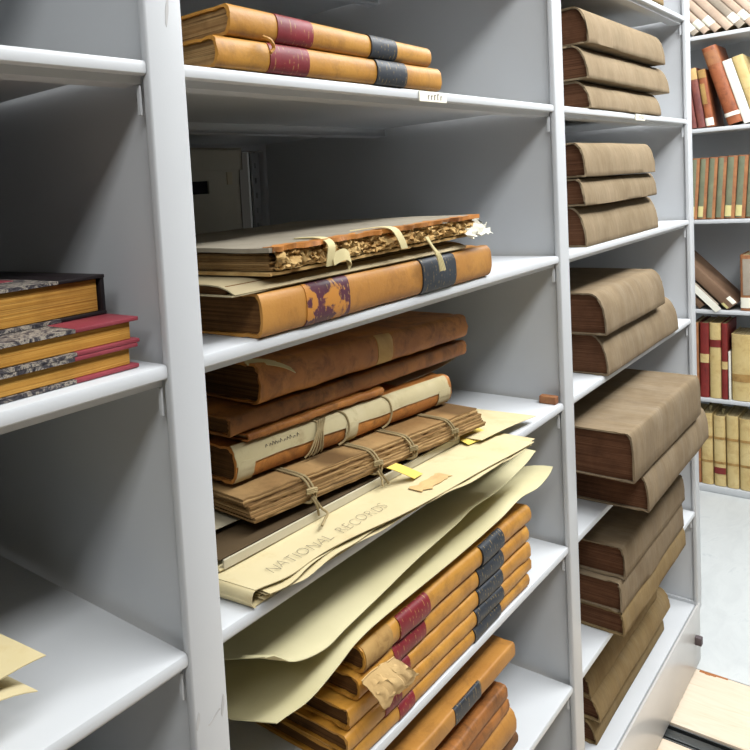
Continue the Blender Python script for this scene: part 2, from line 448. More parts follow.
# carriage under the range
bm = nb((-P - .1, .012, .03), (1.829, .632, .1385), .002)
car = part('carriage', bm, M['steel'])
bm = nb((-P - .1, -.0035, .004), (1.834, .0012, .1605), .0012, 2)
box(bm, (-P - .1, .0012, .03), (1.832, .0125, .14))
bm2 = part('front_skirt', bm, M['skirt'], car)
part('rear_skirt', nb((-P - .1, .648, .018), (1.834, .656, .1625), .0025), M['steel'], car)
part('bumper', nb((1.768, -.018, .074), (1.786, -.0036, .094), .001), M['bumper'], car)['label'] = 'small grey rubber stop'
for k in range(-1, 3):
    part('upright_foot', nb((k * P - WU, -.002, .139), (k * P, .642, .1665)), M['steel'], car)
# label clips on shelf lips (tiny unreadable grey marks on white card)
def clip(x0, x1, z, nm):
    c = part('shelf_label', nb((x0, -.0022, z - .0125), (x1, -.0006, z + .0006), .0004, 1), M['tag'])
    bm = bmesh.new(); x = x0 + .022
    while x < x1 - .012:
        h = .004 + .003 * random.random()
        box(bm, (x, -.0026, z - .0095), (x + .0014, -.0022, z - .0095 + h)); box(bm, (x, -.0026, z - .0095 + h), (x + .004, -.0022, z - .0085 + h))
        x += .0085
    for v in bm.verts: v.co.z -= .021
    put('lettering', bm, M['ink'], c)
clip(.418, .492, Z(0) - .0022, 'a'); clip(1.36, 1.43, Z(0) - .0022, 'b')

# --- bookcase across the aisle end
XF, ZF, HF = 3.11, 1.4566, .357
fc = thing('bookcase', 'white steel bookcase standing across the far end of the aisle', 'bookcase', (XF, 0, 0))
def fpart(name, bm, mat, parent=fc):
    for v in bm.verts: v.co.x -= XF
    return put(name, bm, mat, parent)
Y0, Y1 = -.36, .62
for y in (Y0, Y1):
    fpart('upright', nb((XF - .001, y - .018, 0), (XF + .32, y + .018, 2.3), .003), M['steel'])
fpart('back_panel', nb((XF + .305, Y0 + .019, .02), (XF + .312, Y1 - .019, 2.28)), M['steel'])
for l in range(-2, 5):
    z = ZF - HF * l
    fpart('shelf', nb((XF, Y0 + .0185, z - (.016 if l < 4 else .0285)), (XF + .3045, Y1 - .0185, z), .003), M['steel'])

# ------------------------------------------------------------------ bay 2, level A: two yellow calf books
def spine(x0, x1, y0, y1, z0, z1): return (x0, y0, z0), (x1 - x0, y1 - y0, z1 - z0), math.dist((x0, y0, z0), (x1, y1, z1))
def B(name, label, group, x0, x1, y0, y1, z0, z1, T, W, **kw):
    o, d, L = spine(x0, x1, y0, y1, z0, z1)
    kw.setdefault('kind', 'round')
    return book(name, label, 'book', group, o, d, L, T, W, **kw)
GA = 'yellow calf books on the upper shelf'
b = B('leather_book', 'yellow calf book lying lowest of two on the upper middle shelf, touching the shelf', GA, .042, .476, -.004, -.004, ZA + .0005, ZA + .0005, .029, .27,
  cover='yleather', pg='oldpages', s=.008, labels=[(.076, .141, 'redlab'), (.274, .341, 'blulab')], jit=.0012)
b = B('leather_book', 'yellow calf book lying on top of its twin on the upper middle shelf', GA, .060, .452, -.006, -.003, ZA + .030, ZA + .030, .029, .26,
  cover='yleather', pg='oldpages', s=.008, T2=.024, labels=[(.071, .131, 'redlab'), (.245, .303, 'blulab')], jit=.0014)
bm = bmesh.new(); tube(bm, smooth_path([(.045, -.001, .002), (.050, -.006, -.002), (.056, -.005, -.008), (.052, -.004, -.013)]), .0018)
put('loose_strip', bm, M['yleather'], b)

# ------------------------------------------------------------------ bay 2, level B
zB = Z(1)
GB = 'old books stacked on the second middle shelf'
B('leather_book', 'thick tan calf book with a worn purple label under the torn book', GB, .079, .600, -.007, -.007, zB + .0005, zB + .0005, .0435, .29,
  cover='tleather', pg='darkpages', s=.010, e=2.6, labels=[(.071, .151, 'purlab'), (.316, .406, 'blulab')], jit=.0014)
# grey vellum pamphlet
v = thing('vellum_booklet', 'thin grey vellum booklet between the torn book and the thick tan book', 'booklet', (.042, -.002, zB + .0448), GB)
F0 = lerp_path([(0, .000, .0005), (.02, -.001, .0004), (.2, .001, .001), (.6, .002, .001), (1, 0, .0015)])
def vb(u, w):
    f = F0(u); return (.486 * u, f[0] + .26 * w, f[1] + .0012)
put('lower_cover', sheet(vb, 24, 10, .0012), M['vellum'], v)
def vt(u, w):
    # upper cover curls over the front edge at the near end
    a = min(1, w / .12); c = (1 - a)
    lift = .0115 - .007 * u * 0
    z = .0118 - c * c * .0095 * (1 if u < .97 else .8)
    return (.004 * c + .484 * u, -.001 + .26 * w - .002 * math.sin(a * 3.14), z)
put('upper_cover', sheet(vt, 30, 26, .0013), M['vellum'], v)
put('page_block', nb((.006, .012, .0016), (.476, .25, .0096), .001, 1), M['darkpages'], v)
# torn book with bare text block
tz = zB + .0580
tb = thing('torn_book', 'torn book with grey board cover and frayed bare spine tied with tape', 'book', (.100, -.004, tz), GB)
def rag(u, seed, a=.004):
    return a * noise.noise(Vector((u * 30, seed, 0))) + a * .6 * noise.noise(Vector((u * 90, seed, 3)))
def lob(u, w): return (-.004 + .458 * u, -.002 + rag(u, 1, .005) * max(0, 1 - w * 12) + .29 * w, .0035 + .004 * u)
put('lower_board', sheet(lob, 60, 14, .0030), M['shred'], tb)
def blk():
    bm = bmesh.new(); nl = 9
    for i in range(nl):
        z0 = .0048 + i * .0019; rows = []
        off = random.uniform(-.003, .004); x0 = random.uniform(0, .006)
        f = lambda u, w, z0=z0, off=off, x0=x0, i=i: (x0 + (.448 - 2 * x0) * u, .003 + off * .8 + rag(u, 5 + i, .0045) * max(0, 1 - w * 15) + .278 * w, z0 + .0018 + .004 * u)
        m = sheet(f, 70, 16, .0018)
        me = bpy.data.meshes.new('t'); m.to_mesh(me); m.free(); bm.from_mesh(me); bpy.data.meshes.remove(me)
    return bm
put('page_block', blk(), M['oldpages'], tb)
def upb(u, w): # grey upper board, worn brown at its front edge
    return (-.008 + .464 * u, -.005 + rag(u, 20, .007) * max(0, 1 - w * 10) + .295 * w, .0285 + .004 * u + .0012 * noise.noise(Vector((u * 9, w * 5, 2))))
put('upper_board', sheet(upb, 70, 20, .0045), M['greyboard'], tb)
def edge(u, w): return (-.004 + .458 * u, -.008 + rag(u, 20, .007) + .014 * w + rag(u, 31, .004) * w, .0290 + .004 * u + .001 * noise.noise(Vector((u * 20, w * 5, 9))))
put('worn_leather_edge', sheet(edge, 90, 3, .0052), M['rleather'], tb)['label'] = 'brown frayed leather along the grey board'
def fringe(u, w):   # shredded paper lumps along the bare spine
    x = .006 + .440 * u; n1 = noise.noise(Vector((x * 45, w * 2.2, 4))); n2 = noise.noise(Vector((x * 130, w * 5, 8))); n3 = noise.noise(Vector((x * 320, w * 9, 2)))
    return (x, -.0025 - .0045 * n1 - .003 * n2 - .0014 * n3 + .002 * w, .0052 + .0195 * w + .0022 * n2 + .004 * u)
bm = sheet(fringe, 160, 10, -.004)
put('frayed_spine', bm, M['shred'], tb)
def strap(name, pts, w, th, mat, parent, ax=(1, 0, 0)):
    bm = bmesh.new(); ax = Vector(ax); pp = smooth_path(pts, 5); rows = []
    for i, p in enumerate(pp):
        t = (pp[min(i + 1, len(pp) - 1)] - pp[max(i - 1, 0)]).normalized(); n = t.cross(ax).normalized()
        rows.append([p - ax * w / 2, p + ax * w / 2, p + ax * w / 2 + n * th, p - ax * w / 2 + n * th])
    vr = skin_grid(bm, rows, True); bm.faces.new(vr[0][::-1]); bm.faces.new(vr[-1])
    return put(name, bm, M[mat], parent)
strap('tape_tie', [(.086, .03, .0302), (.086, 0, .0302), (.083, -.0135, .024), (.080, -.0145, .012), (.080, -.0125, .002)], .013, .001, 'tape', tb)
strap('tape_tie', [(.084, -.0145, .008), (.100, -.018, .012), (.112, -.017, .006), (.110, -.015, -.001)], .012, .001, 'tape', tb, (0, .2, 1))
strap('tape_tie', [(.165, .010, .0322), (.205, .004, .0325), (.216, -.010, .030), (.224, -.0145, .018), (.232, -.0145, .006)], .015, .001, 'tape', tb)
bm = bmesh.new()
for k in range(4): tube(bm, smooth_path([(.296 + k * .002, -.008, .014), (.302 + k * .001, -.013, .002), (.310 + k * .003, -.016, -.012), (.316 + k * .004, -.0165, -.030)]), .0012, 5)
put('string_fringe', bm, M['tape'], tb)
def tuft(u, w):
    n1 = noise.noise(Vector((u * 5, w * 5, 1))); n2 = noise.noise(Vector((u * 6, w * 6, 7)))
    return (.412 + .066 * u + .010 * n1, -.012 + .018 * w + .012 * n2 - .004 * u, .004 + .016 * w + .012 * n1 + .010 * u * (1 - u))
bm = sheet(tuft, 12, 10, .0008)
put('paper_tuft', bm, M['white'], tb)['label'] = 'crumpled white paper sticking out of the spine'

# ------------------------------------------------------------------ bay 2, level C: the tied and torn pile
zC = Z(2)
GC = 'old volumes piled on the third middle shelf'
pf = thing('paper_folder', 'large cream paper folder marked in pencil at the bottom of the pile', 'folder', (0, 0, zC + .0005), GC)
FR = lerp_path([(.052, -.001, .0175), (.093, -.009, .0172), (.148, -.007, .0170), (.222, -.014, .0165), (.286, -.024, .0158), (.373, -.030, .0145), (.500, -.036, .0122), (.578, -.041, .0105), (.625, -.043, .0095), (.66, -.043, .0090)])
def top_s(u, w):
    x = .050 + .580 * u; y, z = FR(x); x2 = x - .010 * min(1, w * 4) * (1 - u)
    y0 = y + .305 * w
    return (x2 + .02 * w * u, y0, z - .0006 * 0 + .0006 * noise.noise(Vector((x * 12, w * 6, 0))))
put('top_sheet', sheet(top_s, 60, 16, .0008), M['kraft'], pf)
def fold_e(u, w):   # folded left edge, bulging outwards
    a = math.pi * w; y, z = FR(.055)
    return (.050 - .006 * math.sin(a) - .009 * u * 0 - .010 * min(1, u * 4), -.001 + .30 * u, .0008 + (.0170 - .0008) * (.5 + .5 * math.cos(a)))
put('folded_edge', sheet(fold_e, 16, 10, .0007), M['kraft'], pf)
def bot_s(u, w): return (.050 + .600 * u, .001 - .026 * u * u + .30 * w, .0009 + .001 * u)
put('bottom_sheet', sheet(bot_s, 40, 10, .0008), M['kraft'], pf)
for i in range(4):
    ph = i * 1.7
    def mid_s(u, w, i=i, ph=ph):
        x = .060 + (.560 + .012 * i) * u; yt, zt = FR(x); f = (i + 1) / 5
        zz = .0016 + .001 * u + (zt - .0018 - .0012 - .001 * u) * f
        wv = .0034 * (math.sin(u * 17 + ph) * .6 + math.sin(u * 41 + ph * 2) * .4) * (1 - u * .8) * max(0, 1 - w * 5) * min(1, u * 12)
        return (x, (.001 - .026 * u * u) * (1 - f) + yt * f + .006 * math.sin(u * 9 + ph) - .003 + .295 * w, max(.0016, min(zt - .0014, zz + wv)))
    put('inner_sheet', sheet(mid_s, 60, 8, .0006), M['kraft'], pf)
# stray sheet sliding out to the right, behind the tip
st = put('loose_sheet', sheet(lambda u, w: (.562 + .175 * u - .02 * w, -.003 + .012 * (1 - u) + .20 * w, .0024 + .006 * (1 - u) + .0015 * math.sin(u * 3.2) * (1 - w)), 14, 10, .0006), M['kraft'])
st.location = (.018, 0, zC + .0093)
tag(st, 'buff loose paper sheet poking out right of the pencilled folder', 'paper', GC)
# pencil writing on the folder
bm = bmesh.new(); x = 0.0
for ch in 'NATIONAL RECORDS':
    if ch == ' ': x += .012; continue
    cu = bpy.data.curves.new('glyph', 'FONT'); cu.body = ch; cu.size = .0205; cu.extrude = .00008; cu.offset = -.0007
    go = bpy.data.objects.new('glyph', cu); COL.objects.link(go); bpy.context.view_layer.update()
    me = bpy.data.meshes.new_from_object(go.evaluated_get(bpy.context.evaluated_depsgraph_get()))
    a = random.uniform(-.10, .10); c, q = math.cos(a), math.sin(a); dy = random.uniform(-.0012, .0012)
    wd = max(v.co.x for v in me.vertices)
    for v in me.vertices:
        X, Y = v.co.x, v.co.y; v.co.x = x + c * X - q * Y + .12 * Y; v.co.y = q * X + c * Y + dy
    bm.from_mesh(me); bpy.data.meshes.remove(me); bpy.data.objects.remove(go); bpy.data.curves.remove(cu)
    x += wd + .0020
tx = put('pencil_writing', bm, M['ink'], pf); tx.location = (.083, .0035, .0188); tx.rotation_euler = (0, R(.35), R(-2.0)); tx.scale = (.215 / x, 1, 1)
# torn brown scrap stuck on the top sheet
put('torn_paper_scrap', sheet(lambda u, w: (.360 + .072 * u + .008 * rag(w, 3, 1), -.012 + .018 * w + rag(u, 8, .006) - .004 * u, .0164 - .001 * u), 12, 6, .0006), M['raw'], pf)
# flat board folder
fo = thing('board_folder', 'flat cream board folder lying on the pencilled paper folder', 'folder', (.052, .046, zC + .0202), GC)
fo.rotation_euler = (0, R(.84), R(-1.0))
put('lower_board', nb((0, 0, 0), (.515, .26, .0022), .0005, 1), M['kraft'], fo)
put('upper_board', nb((.004, .0035, .0085), (.517, .262, .0103), .0005, 1), M['shadeboard'], fo)['label'] = 'upper board coloured dark for the shadowed gap behind the cream flap'  # shadowed gap above the folder is painted as a dark board
put('spine_flap', nb((.006, -.0010, .0002), (.516, .0012, .0103), .0005, 1), M['greysheet'], fo)
put('contents', nb((.03, .006, .0023), (.50, .25, .0084)), M['darkpages'], fo)
# two thin pamphlets in the gap
for i, (x0, y0, z0, L_) in enumerate(((.070, .100, .0312, .20), (.060, .088, .0358, .20))):
    pm = thing('pamphlet', ['thin cream pamphlet, lower of two in the dark gap under the string tied book', 'thin cream pamphlet, upper of two in the dark gap under the string tied book'][i], 'pamphlet', (x0, y0, zC + z0), GC)
    pm.rotation_euler = (0, R(1.0 + .25 * i), R(-2.5))
    put('cover', sheet(lambda u, w: (L_ * u, .012 * math.sin(u * 6) * 0 + .2 * w, .003 + .0006 * math.sin(u * 8)), 20, 6, .0006), M['greysheet'], pm)
    put('leaves', sheet(lambda u, w: (.004 + (L_ - .01) * u, .003 + .19 * w, .0022 + .0006 * math.sin(u * 8)), 20, 6, .0018), M['oldpages'], pm)
# string tied unbound sections
tzl, tzr = zC + .0432, zC + .0268
o, d, L = spine(.122, .622, .058, .024, tzl, tzr)
tt = thing('unbound_book', 'coverless tan book with bare page sections tied with string', 'book', o, GC)
dv = Vector(d).normalized(); ev = Vector((-dv.y, dv.x, 0)).normalized(); zv = dv.cross(ev)
tt.matrix_world = Matrix(((dv.x, ev.x, zv.x, o[0]), (dv.y, ev.y, zv.y, o[1]), (dv.z, ev.z, zv.z, o[2]), (0, 0, 0, 1)))
TT = .0265
def secs():
    bm = bmesh.new(); nl = 9
    for i in range(nl):
        z0 = TT * i / nl; lean = .012 * i / nl - .004; off = random.uniform(-.0015, .0015); x0 = -.010 * i / nl + random.uniform(-.003, .003)
        f = lambda u, w, z0=z0, lean=lean, off=off, x0=x0, i=i: (x0 + (L + random.uniform(0, .0)) * u, lean + off + rag(u, 40 + i, .0022) * max(0, 1 - w * 15) + .235 * w, z0 + TT / nl - .0003)
        m = sheet(f, 60, 14, TT / nl - .0005)
        me = bpy.data.meshes.new('t'); m.to_mesh(me); m.free(); bm.from_mesh(me); bpy.data.meshes.remove(me)
    return bm
put('page_sections', secs(), M['oldpages'], tt, 30)
for x in (.085, .215, .295, .400):
    for dx in (0, .006):
        bm = bmesh.new()
        tube(bm, smooth_path([(x + dx, .05, TT + .001), (x + dx, .012, TT + .001), (x + dx + .004, .002, TT - .004), (x + dx + .005, -.0065, .010), (x + dx + .004, -.0075, .001), (x + dx, -.002, -.0010), (x + dx, .010, -.0012)]), .0016, 6)
        put('string_tie', bm, M['string'], tt)
for x, tail in ((.085, [(.004, -.009, .008), (.014, -.012, -.008), (.018, -.018, -.014), (.006, -.024, -.0155), (-.010, -.032, -.0165)]), (.085, [(.002, -.009, .006), (.006, -.013, -.004), (.010, -.012, -.016)]),
                (.215, [(.004, -.009, .004), (.012, -.012, -.008), (.016, -.014, -.014)]), (.215, [(.0, -.009, .004), (.004, -.012, -.005), (.000, -.016, -.013)])):
    bm = bmesh.new(); tube(bm, smooth_path([(x + a, b_, c) for a, b_, c in tail]), .0015, 6); put('string_end', bm, M['string'], tt)
for x in (.085, .215, .295, .400):
    bm = bmesh.new()
    for k in range(3): tube(bm, smooth_path([(x - .006, -.0085, .012 + k * .002), (x + .003, -.012, .013 + k * .002), (x + .012, -.0085, .010 + k * .002)]), .0016, 6)
    put('knot', bm, M['string'], tt)
# yellow slips hanging out of the folder
y1 = strap('yellow_slip', [(.362, .0305, zC + .0400), (.372, .0255, zC + .0350), (.388, .0210, zC + .0260), (.402, .0150, zC + .0172)], .028, .0008, 'yellow', None, (1, .1, -.1))
tag(y1, 'bright yellow paper slip hanging over the flat board folder', 'slip', GC)
y2 = put('yellow_slip', sheet(lambda u, w: (.560 + .060 * u + .01 * w, .020 + .026 * w - .010 * u, zC + .0145 + .0045 * w), 8, 6, .0008), M['yellow'])
tag(y2, 'crumpled yellow slip at the right end of the string tied book', 'slip', GC)
# wrapped book
wz = zC + .0690
wb = B('wrapped_book', 'brown calf book with a white paper band tied over its spine', GC, .130, .610, .086, .066, wz + .0057, wz - .0113, .042, .22,
  cover='rleather', pg='darkpages', s=.012, e=2.3, jit=.0016)
def prof_pt(x, f, out=.0012, T=.042, s=.012, e=2.3):
    a = math.pi * (1 - f); y = s * (1 - max(0, math.sin(a)) ** (2 / e)); c = math.cos(a)
    z = T / 2 * (1 + math.copysign(abs(c) ** (2 / e), c)); n = Vector((0, y - .03, (z - T / 2) * 1.2)).normalized()
    return Vector((x, y, z)) + n * out
def band(x0, x1, f0, f1, nx, ny, mat, name, out=.0010):
    bm = sheet(lambda u, w: prof_pt(x0 + (x1 - x0) * u + .002 * noise.noise(Vector((w * 4, x0 * 50, 0))), f0 + (f1 - f0) * w + .012 * noise.noise(Vector((u * 9, f0 * 9, 1))), out), nx, ny, -.0005)
    return put(name, bm, M[mat], wb)
o_ = band(.000, .470, .50, .93, 50, 10, 'bandpaper', 'paper_band'); o_['label'] = 'white paper strip along the spine'
band(.002, .030, .06, .55, 5, 8, 'bandpaper', 'paper_band', .0013); band(.205, .232, .10, .55, 5, 8, 'bandpaper', 'paper_band', .0013); band(.440, .474, .18, .55, 5, 8, 'bandpaper', 'paper_band', .0013)
bm = bmesh.new()   # faint handwriting
x = .05
while x < .11:
    h = random.uniform(.004, .010)
    tube(bm, [prof_pt(x, .64, .0020), prof_pt(x + .002, .64 + h * 8, .0020), prof_pt(x + .004, .66, .0020)], .0004, 4); x += random.uniform(.004, .007)
put('handwriting', bm, M['ink'], wb)
for x in (.135, .190, .290):
    bm = bmesh.new()
    tube(bm, smooth_path([prof_pt(x + .02 * math.sin(f * 3), f, .0026) for f in (.98, .85, .7, .5, .3, .12)]), .0014, 6)
    put('string_tie', bm, M['string'], wb)
bm = bmesh.new()
for k in range(5):
    tube(bm, smooth_path([prof_pt(.150 + k * .004, .82, .004), prof_pt(.140 + k * .003, .60, .006), prof_pt(.128 + k * .006, .38, .005), prof_pt(.122 + k * .008, .22, .004)]), .0010, 5)
put('frayed_knot', bm, M['string'], wb)
# buff sheet between wrapped book and the pile on the right
sh = put('loose_sheet', sheet(lambda u, w: (.50 + .19 * u + .03 * w, .096 + .15 * w - .006 * math.sin(u * 3), zC + .1046 + .004 * u * u + .002 * w), 16, 8, .0006), M['greysheet'])
tag(sh, 'buff sheet sticking out right from beneath the top three brown books', 'paper', GC)
# thin torn brown book
B('leather_book', 'thin torn brown book resting on the white banded book', GC, .152, .430, .083, .075, zC + .1182, zC + .1112, .0095, .2, cover='rleather', pg='oldpages', s=.004, jit=.003, jf=40, t=.0022)
B('leather_book', 'thin dark brown calf book second from the top of the pile', GC, .127, .686, .087, .075, zC + .1290, zC + .1165, .0225, .22, cover='bleather', pg='darkpages', s=.005, jit=.0026, jf=34)
b6 = B('leather_book', 'thick russet calf book topping the pile on the third middle shelf', GC, .181, .690, .086, .074, zC + .1525, zC + .1430, .0480, .22, T2=.037, cover='rleather', pg='darkpages', s=.011, e=2.5, jit=.0026, jf=26,
  labels=[(.248, .285, 'raw', (.05, .85), 'paper_label', 'pale tan patch of bare leather')])
strap('paper_slip', [(-.002, .020, .0484), (.018, .008, .0468), (.040, .0008, .0400), (.058, -.0022, .0310)], .010, .0008, 'tape', b6, (0, .75, .6))
cn = put('card_scrap', nb((.8685, .0065, zC + .0003), (.8835, .0335, zC + .0135), .001, 1), M['forange'])
tag(cn, 'small orange brown card scrap at the right wall of the third middle shelf', 'scrap')

# ------------------------------------------------------------------ bay 2, level D
zD = Z(3)
GD = 'yellow calf books on the fourth middle shelf'
LB = [('redlab', 'blulab')]
B('leather_book', 'yellow calf book with blue label, lowest of five under the cream sheets', GD, .190, .714, .001, .001, zD + .0005, zD + .0005, .0205, .25, cover='yleather', s=.006, labels=[(.112, .150, 'redlab'), (.322, .411, 'blulab')], jit=.0016)
B('leather_book', 'yellow calf book, fourth from the top under the cream sheets', GD, .190, .722, .000, .000, zD + .0215, zD + .0215, .0225, .25, cover='yleather', s=.007, labels=[(.080, .118, 'redlab'), (.329, .420, 'blulab')], jit=.0016)
B('leather_book', 'yellow calf book, middle one of five under the cream sheets', GD, .199, .720, .002, .000, zD + .0445, zD + .0445, .0245, .25, cover='yleather', s=.006, labels=[(.085, .135, 'redlab'), (.330, .412, 'blulab')], jit=.0026, jf=30)
b4 = B('leather_book', 'yellow calf book with a torn leather flap, second under the cream sheets', GD, .219, .719, .001, .001, zD + .0695, zD + .0695, .0275, .25, cover='yleather', s=.009, labels=[(.078, .157, 'redlab'), (.314, .398, 'blulab')], jit=.0018)
def flap(u, w):   # skewed scrap, curling off the spine
    a = (-.001 + .064 * u, .0285 + .001 * u); b = (.026 + .080 * u, -.019 + .006 * u)
    return (a[0] + (b[0] - a[0]) * w + rag(w, 60, .004), -.004 - .012 * math.sin(w * 2.2) - .004 * u * (1 - w), a[1] + (b[1] - a[1]) * w + rag(u, 61, .005) * w + .002 * math.sin(u * 5))
put('leather_flap', sheet(flap, 14, 12, .0012), M['raw'], b4)['label'] = 'torn pale leather flap hanging from the spine'
B('leather_book', 'yellow calf book with rubbed dusty spine end, directly under the cream sheets', GD, .229, .727, -.002, .000, zD + .0975, zD + .0995, .0305, .25, T2=.028, cover='yleather', s=.009,
  labels=[(.002, .062, 'dusty', (0, 1), 'worn_patch', 'dusty rubbed leather at the spine end'), (.080, .155, 'redlab'), (.314, .388, 'blulab')], jit=.0014)
# two cream card sheets
LOW = lerp_path([(.070, .004, .797), (.078, .002, .7985), (.121, 0, .797), (.173, 0, .806), (.208, 0, .8145), (.258, 0, .818), (.451, 0, .817), (.603, 0, .820), (.679, 0, .826), (.75, 0, .820), (.800, 0, .826), (.816, 0, .834)])
UPP = lerp_path([(.062, .006, .868), (.071, .003, .867), (.097, 0, .849), (.152, 0, .836), (.193, 0, .840), (.26, 0, .846), (.353, 0, .855), (.463, 0, .861), (.513, 0, .866), (.60, 0, .864), (.70, 0, .872), (.745, .0, .881)])
def low_s(u, w):
    x = .070 + .746 * u; y, z = LOW(x); rest = .8012 if x > .22 else .8012 - .15 * (.22 - x)
    rest = max(rest, z - .03); k = min(1, w / .45); k = k * k * (3 - 2 * k)
    lf = max(0, 1 - u * 4.5); lf = lf * lf * (3 - 2 * lf)
    return (x - .012 * w * (1 - u), y - .004 + .295 * w, z + (.8020 - z) * k * (1 - lf) - lf * .022 * min(1, w * 5))
def upp_s(u, w):
    x = .062 + .683 * u; y, z = UPP(x); k = min(1, w / .8); k = k * k * (3 - 2 * k)
    drop = .03 * max(0, 1 - u * 5) * min(1, w * 5)
    return (x - .012 * w * (1 - u) + .045 * w * u, y - .004 + .29 * w, z + (.8350 - z) * k - .034 * (max(0, 1 - u * 4.5) ** 2) * min(1, w * 3.6) - (.8350 - z) * k * (max(0, 1 - u * 4.5) ** 2))
o_ = put('card_sheet', sheet(low_s, 70, 20, .0009), M['cream']); tag(o_, 'large curling cream card sheet lying directly on the yellow calf books', 'card', 'large cream card sheets')
o_ = put('card_sheet', sheet(upp_s, 70, 20, .0009), M['cream']); tag(o_, 'large cream card sheet curling above the other one, just beneath the shelf', 'card', 'large cream card sheets')

# ------------------------------------------------------------------ bay 2, level E
zE = Z(4)
GE = 'brown books on the lowest visible middle shelf'
B('leather_book', 'thin dark brown book flat on the lowest middle shelf', GE, .150, .640, .012, .012, zE + .0005, zE + .0005, .022, .25, cover='dleather', s=.006)
B('leather_book', 'dark brown calf book second from bottom on the lowest middle shelf', GE, .150, .655, .004, .004, zE + .0230, zE + .0230, .021, .25, cover='dleather', s=.007, jit=.0016)
B('leather_book', 'light tan calf book third from bottom on the lowest middle shelf', GE, .145, .641, .000, .000, zE + .0445, zE + .0445, .045, .25, cover='tleather', s=.012, e=2.0, jit=.0014)
B('leather_book', 'narrow brown calf book fourth from bottom on the lowest middle shelf', GE, .140, .627, .004, .004, zE + .0900, zE + .0900, .0225, .25, cover='bleather', s=.006, jit=.0018)
B('leather_book', 'worn brown calf book third from the top on the lowest middle shelf', GE, .140, .620, .003, .003, zE + .1130, zE + .1130, .0245, .25, cover='bleather', s=.006, jit=.0018)
B('leather_book', 'dark book added for the dark gap, second from top on the lowest middle shelf', GE, .140, .610, .034, .034, zE + .1380, zE + .1380, .0300, .22, cover='dleather', s=.006)  # set back book added to fill the dark gap under the top one
B('leather_book', 'tan calf book with one blue black label topping the lowest middle shelf', GE, .130, .648, .001, .001, zE + .1700, zE + .1685, .0245, .27, cover='tleather', s=.005, e=3, labels=[(.315, .395, 'blulab', (.03, .9))], jit=.0012)

# ------------------------------------------------------------------ bay 2, level B rear: archive box seen from the end
ab = thing('archive_box', 'grey lidded archive box at the back of the second middle shelf', 'box', (.551, .43, zB + .0005), None)
def tray(x0, x1, y0, y1, z0, z1, hole=None):
    bm = nb((x0, y1 - .003, z0), (x1, y1, z1)); box(bm, (x0, y0, z0), (x0 + .003, y1, z1)); box(bm, (x1 - .003, y0, z0), (x1, y1, z1)); box(bm, (x0, y0, z0), (x1, y1, z0 + .003))
    if hole:
        a, b, c, d_ = hole
        box(bm, (x0, y0, z0), (x1, y0 + .003, c)); box(bm, (x0, y0, d_), (x1, y0 + .003, z1)); box(bm, (x0, y0, c), (a, y0 + .003, d_)); box(bm, (b, y0, c), (x1, y0 + .003, d_))
    else: box(bm, (x0, y0, z0), (x1, y0 + .003, z1))
    return bm
put('body', tray(-.27, .026, 0, .36, 0, .194, (-.16, -.058, .146, .168)), M['boxgrey'], ab)
bm = nb((-.274, -.004, .1855), (.030, -.0015, .2235)); box(bm, (-.274, .3615, .1855), (.030, .364, .2235)); box(bm, (-.274, -.004, .1855), (-.2715, .364, .2235)); box(bm, (.0275, -.004, .1855), (.030, .364, .2235)); box(bm, (-.274, -.004, .2215), (.030, .364, .2245))
put('lid', bm, M['boxgrey'], ab)
put('handle_shadow_pad', nb((-.165, .006, .140), (-.053, .008, .174)), M['hollow_shade'], ab)  # black pad stands in for the dark inside the handle hole
put('corner_tag', nb((-.010, -.0012, .160), (.004, 0, .182)), M['greysheet'], ab)
bpy.data.objects['handle_shadow_pad'].name = 'handle_shade_pad'

# ------------------------------------------------------------------ bay 3: canvas covered ledgers
def ledger(label, group, x0, x1, y, z, T, W, s, e, cv, y1=None, pg='redpages'):
    return B('ledger', label, group, x0, x1, y, y if y1 is None else y1, z, z, T, W, kind='sag', s=s, e=e, cover=cv, pg=pg, t=.0032, sq=.006, joint=.0006, jit=.0030, jf=7, nx=36, bow=.0)
G3 = 'canvas bound ledgers on the right bay shelves'
ledger('canvas ledger, only its bottom corner in view at the top of the right bay', G3, 1.10, 1.625, .001, Z(-1) + .0005, .06, .28, .02, 2, 'canvas3')
ledger('grey tan canvas ledger lowest of three on the top right shelf', G3, 1.071, 1.566, -.002, ZA + .0005, .0530, .29, .028, 2.0, 'canvas')
ledger('grey tan canvas ledger in the middle of three on the top right shelf', G3, 1.064, 1.640, -.002, ZA + .0545, .0640, .29, .030, 2.0, 'canvas')
ledger('grey tan canvas ledger uppermost of three on the top right shelf', G3, 1.072, 1.610, -.002, ZA + .1195, .0700, .29, .028, 2.2, 'canvas')
z1 = Z(1)
ledger('light canvas ledger lowest of three on the second right shelf', G3, 1.046, 1.542, .004, z1 + .0005, .0745, .29, .028, 2.1, 'canvas')
ledger('thinnest canvas ledger in the middle of three on the second right shelf', G3, 1.040, 1.530, .002, z1 + .0760, .0510, .28, .016, 2.0, 'canvas')
ledger('light canvas ledger uppermost of three on the second right shelf', G3, 1.046, 1.512, .001, z1 + .1285, .0660, .28, .024, 2.2, 'canvas')
z2 = Z(2)
ledger('sloping canvas ledger lower of two on the third right shelf', G3, 1.111, 1.650, -.008, z2 + .0005, .0800, .29, .032, 2.1, 'canvas2')
ledger('sloping canvas ledger upper of two on the third right shelf', G3, 1.098, 1.524, -.010, z2 + .0815, .0810, .28, .030, 2.2, 'canvas2')
z3 = Z(3)
ledger('large canvas ledger jutting out, under the biggest one', G3, 1.112, 1.640, -.070, z3 + .0005, .0770, .34, .026, 2.6, 'canvas2', -.066)
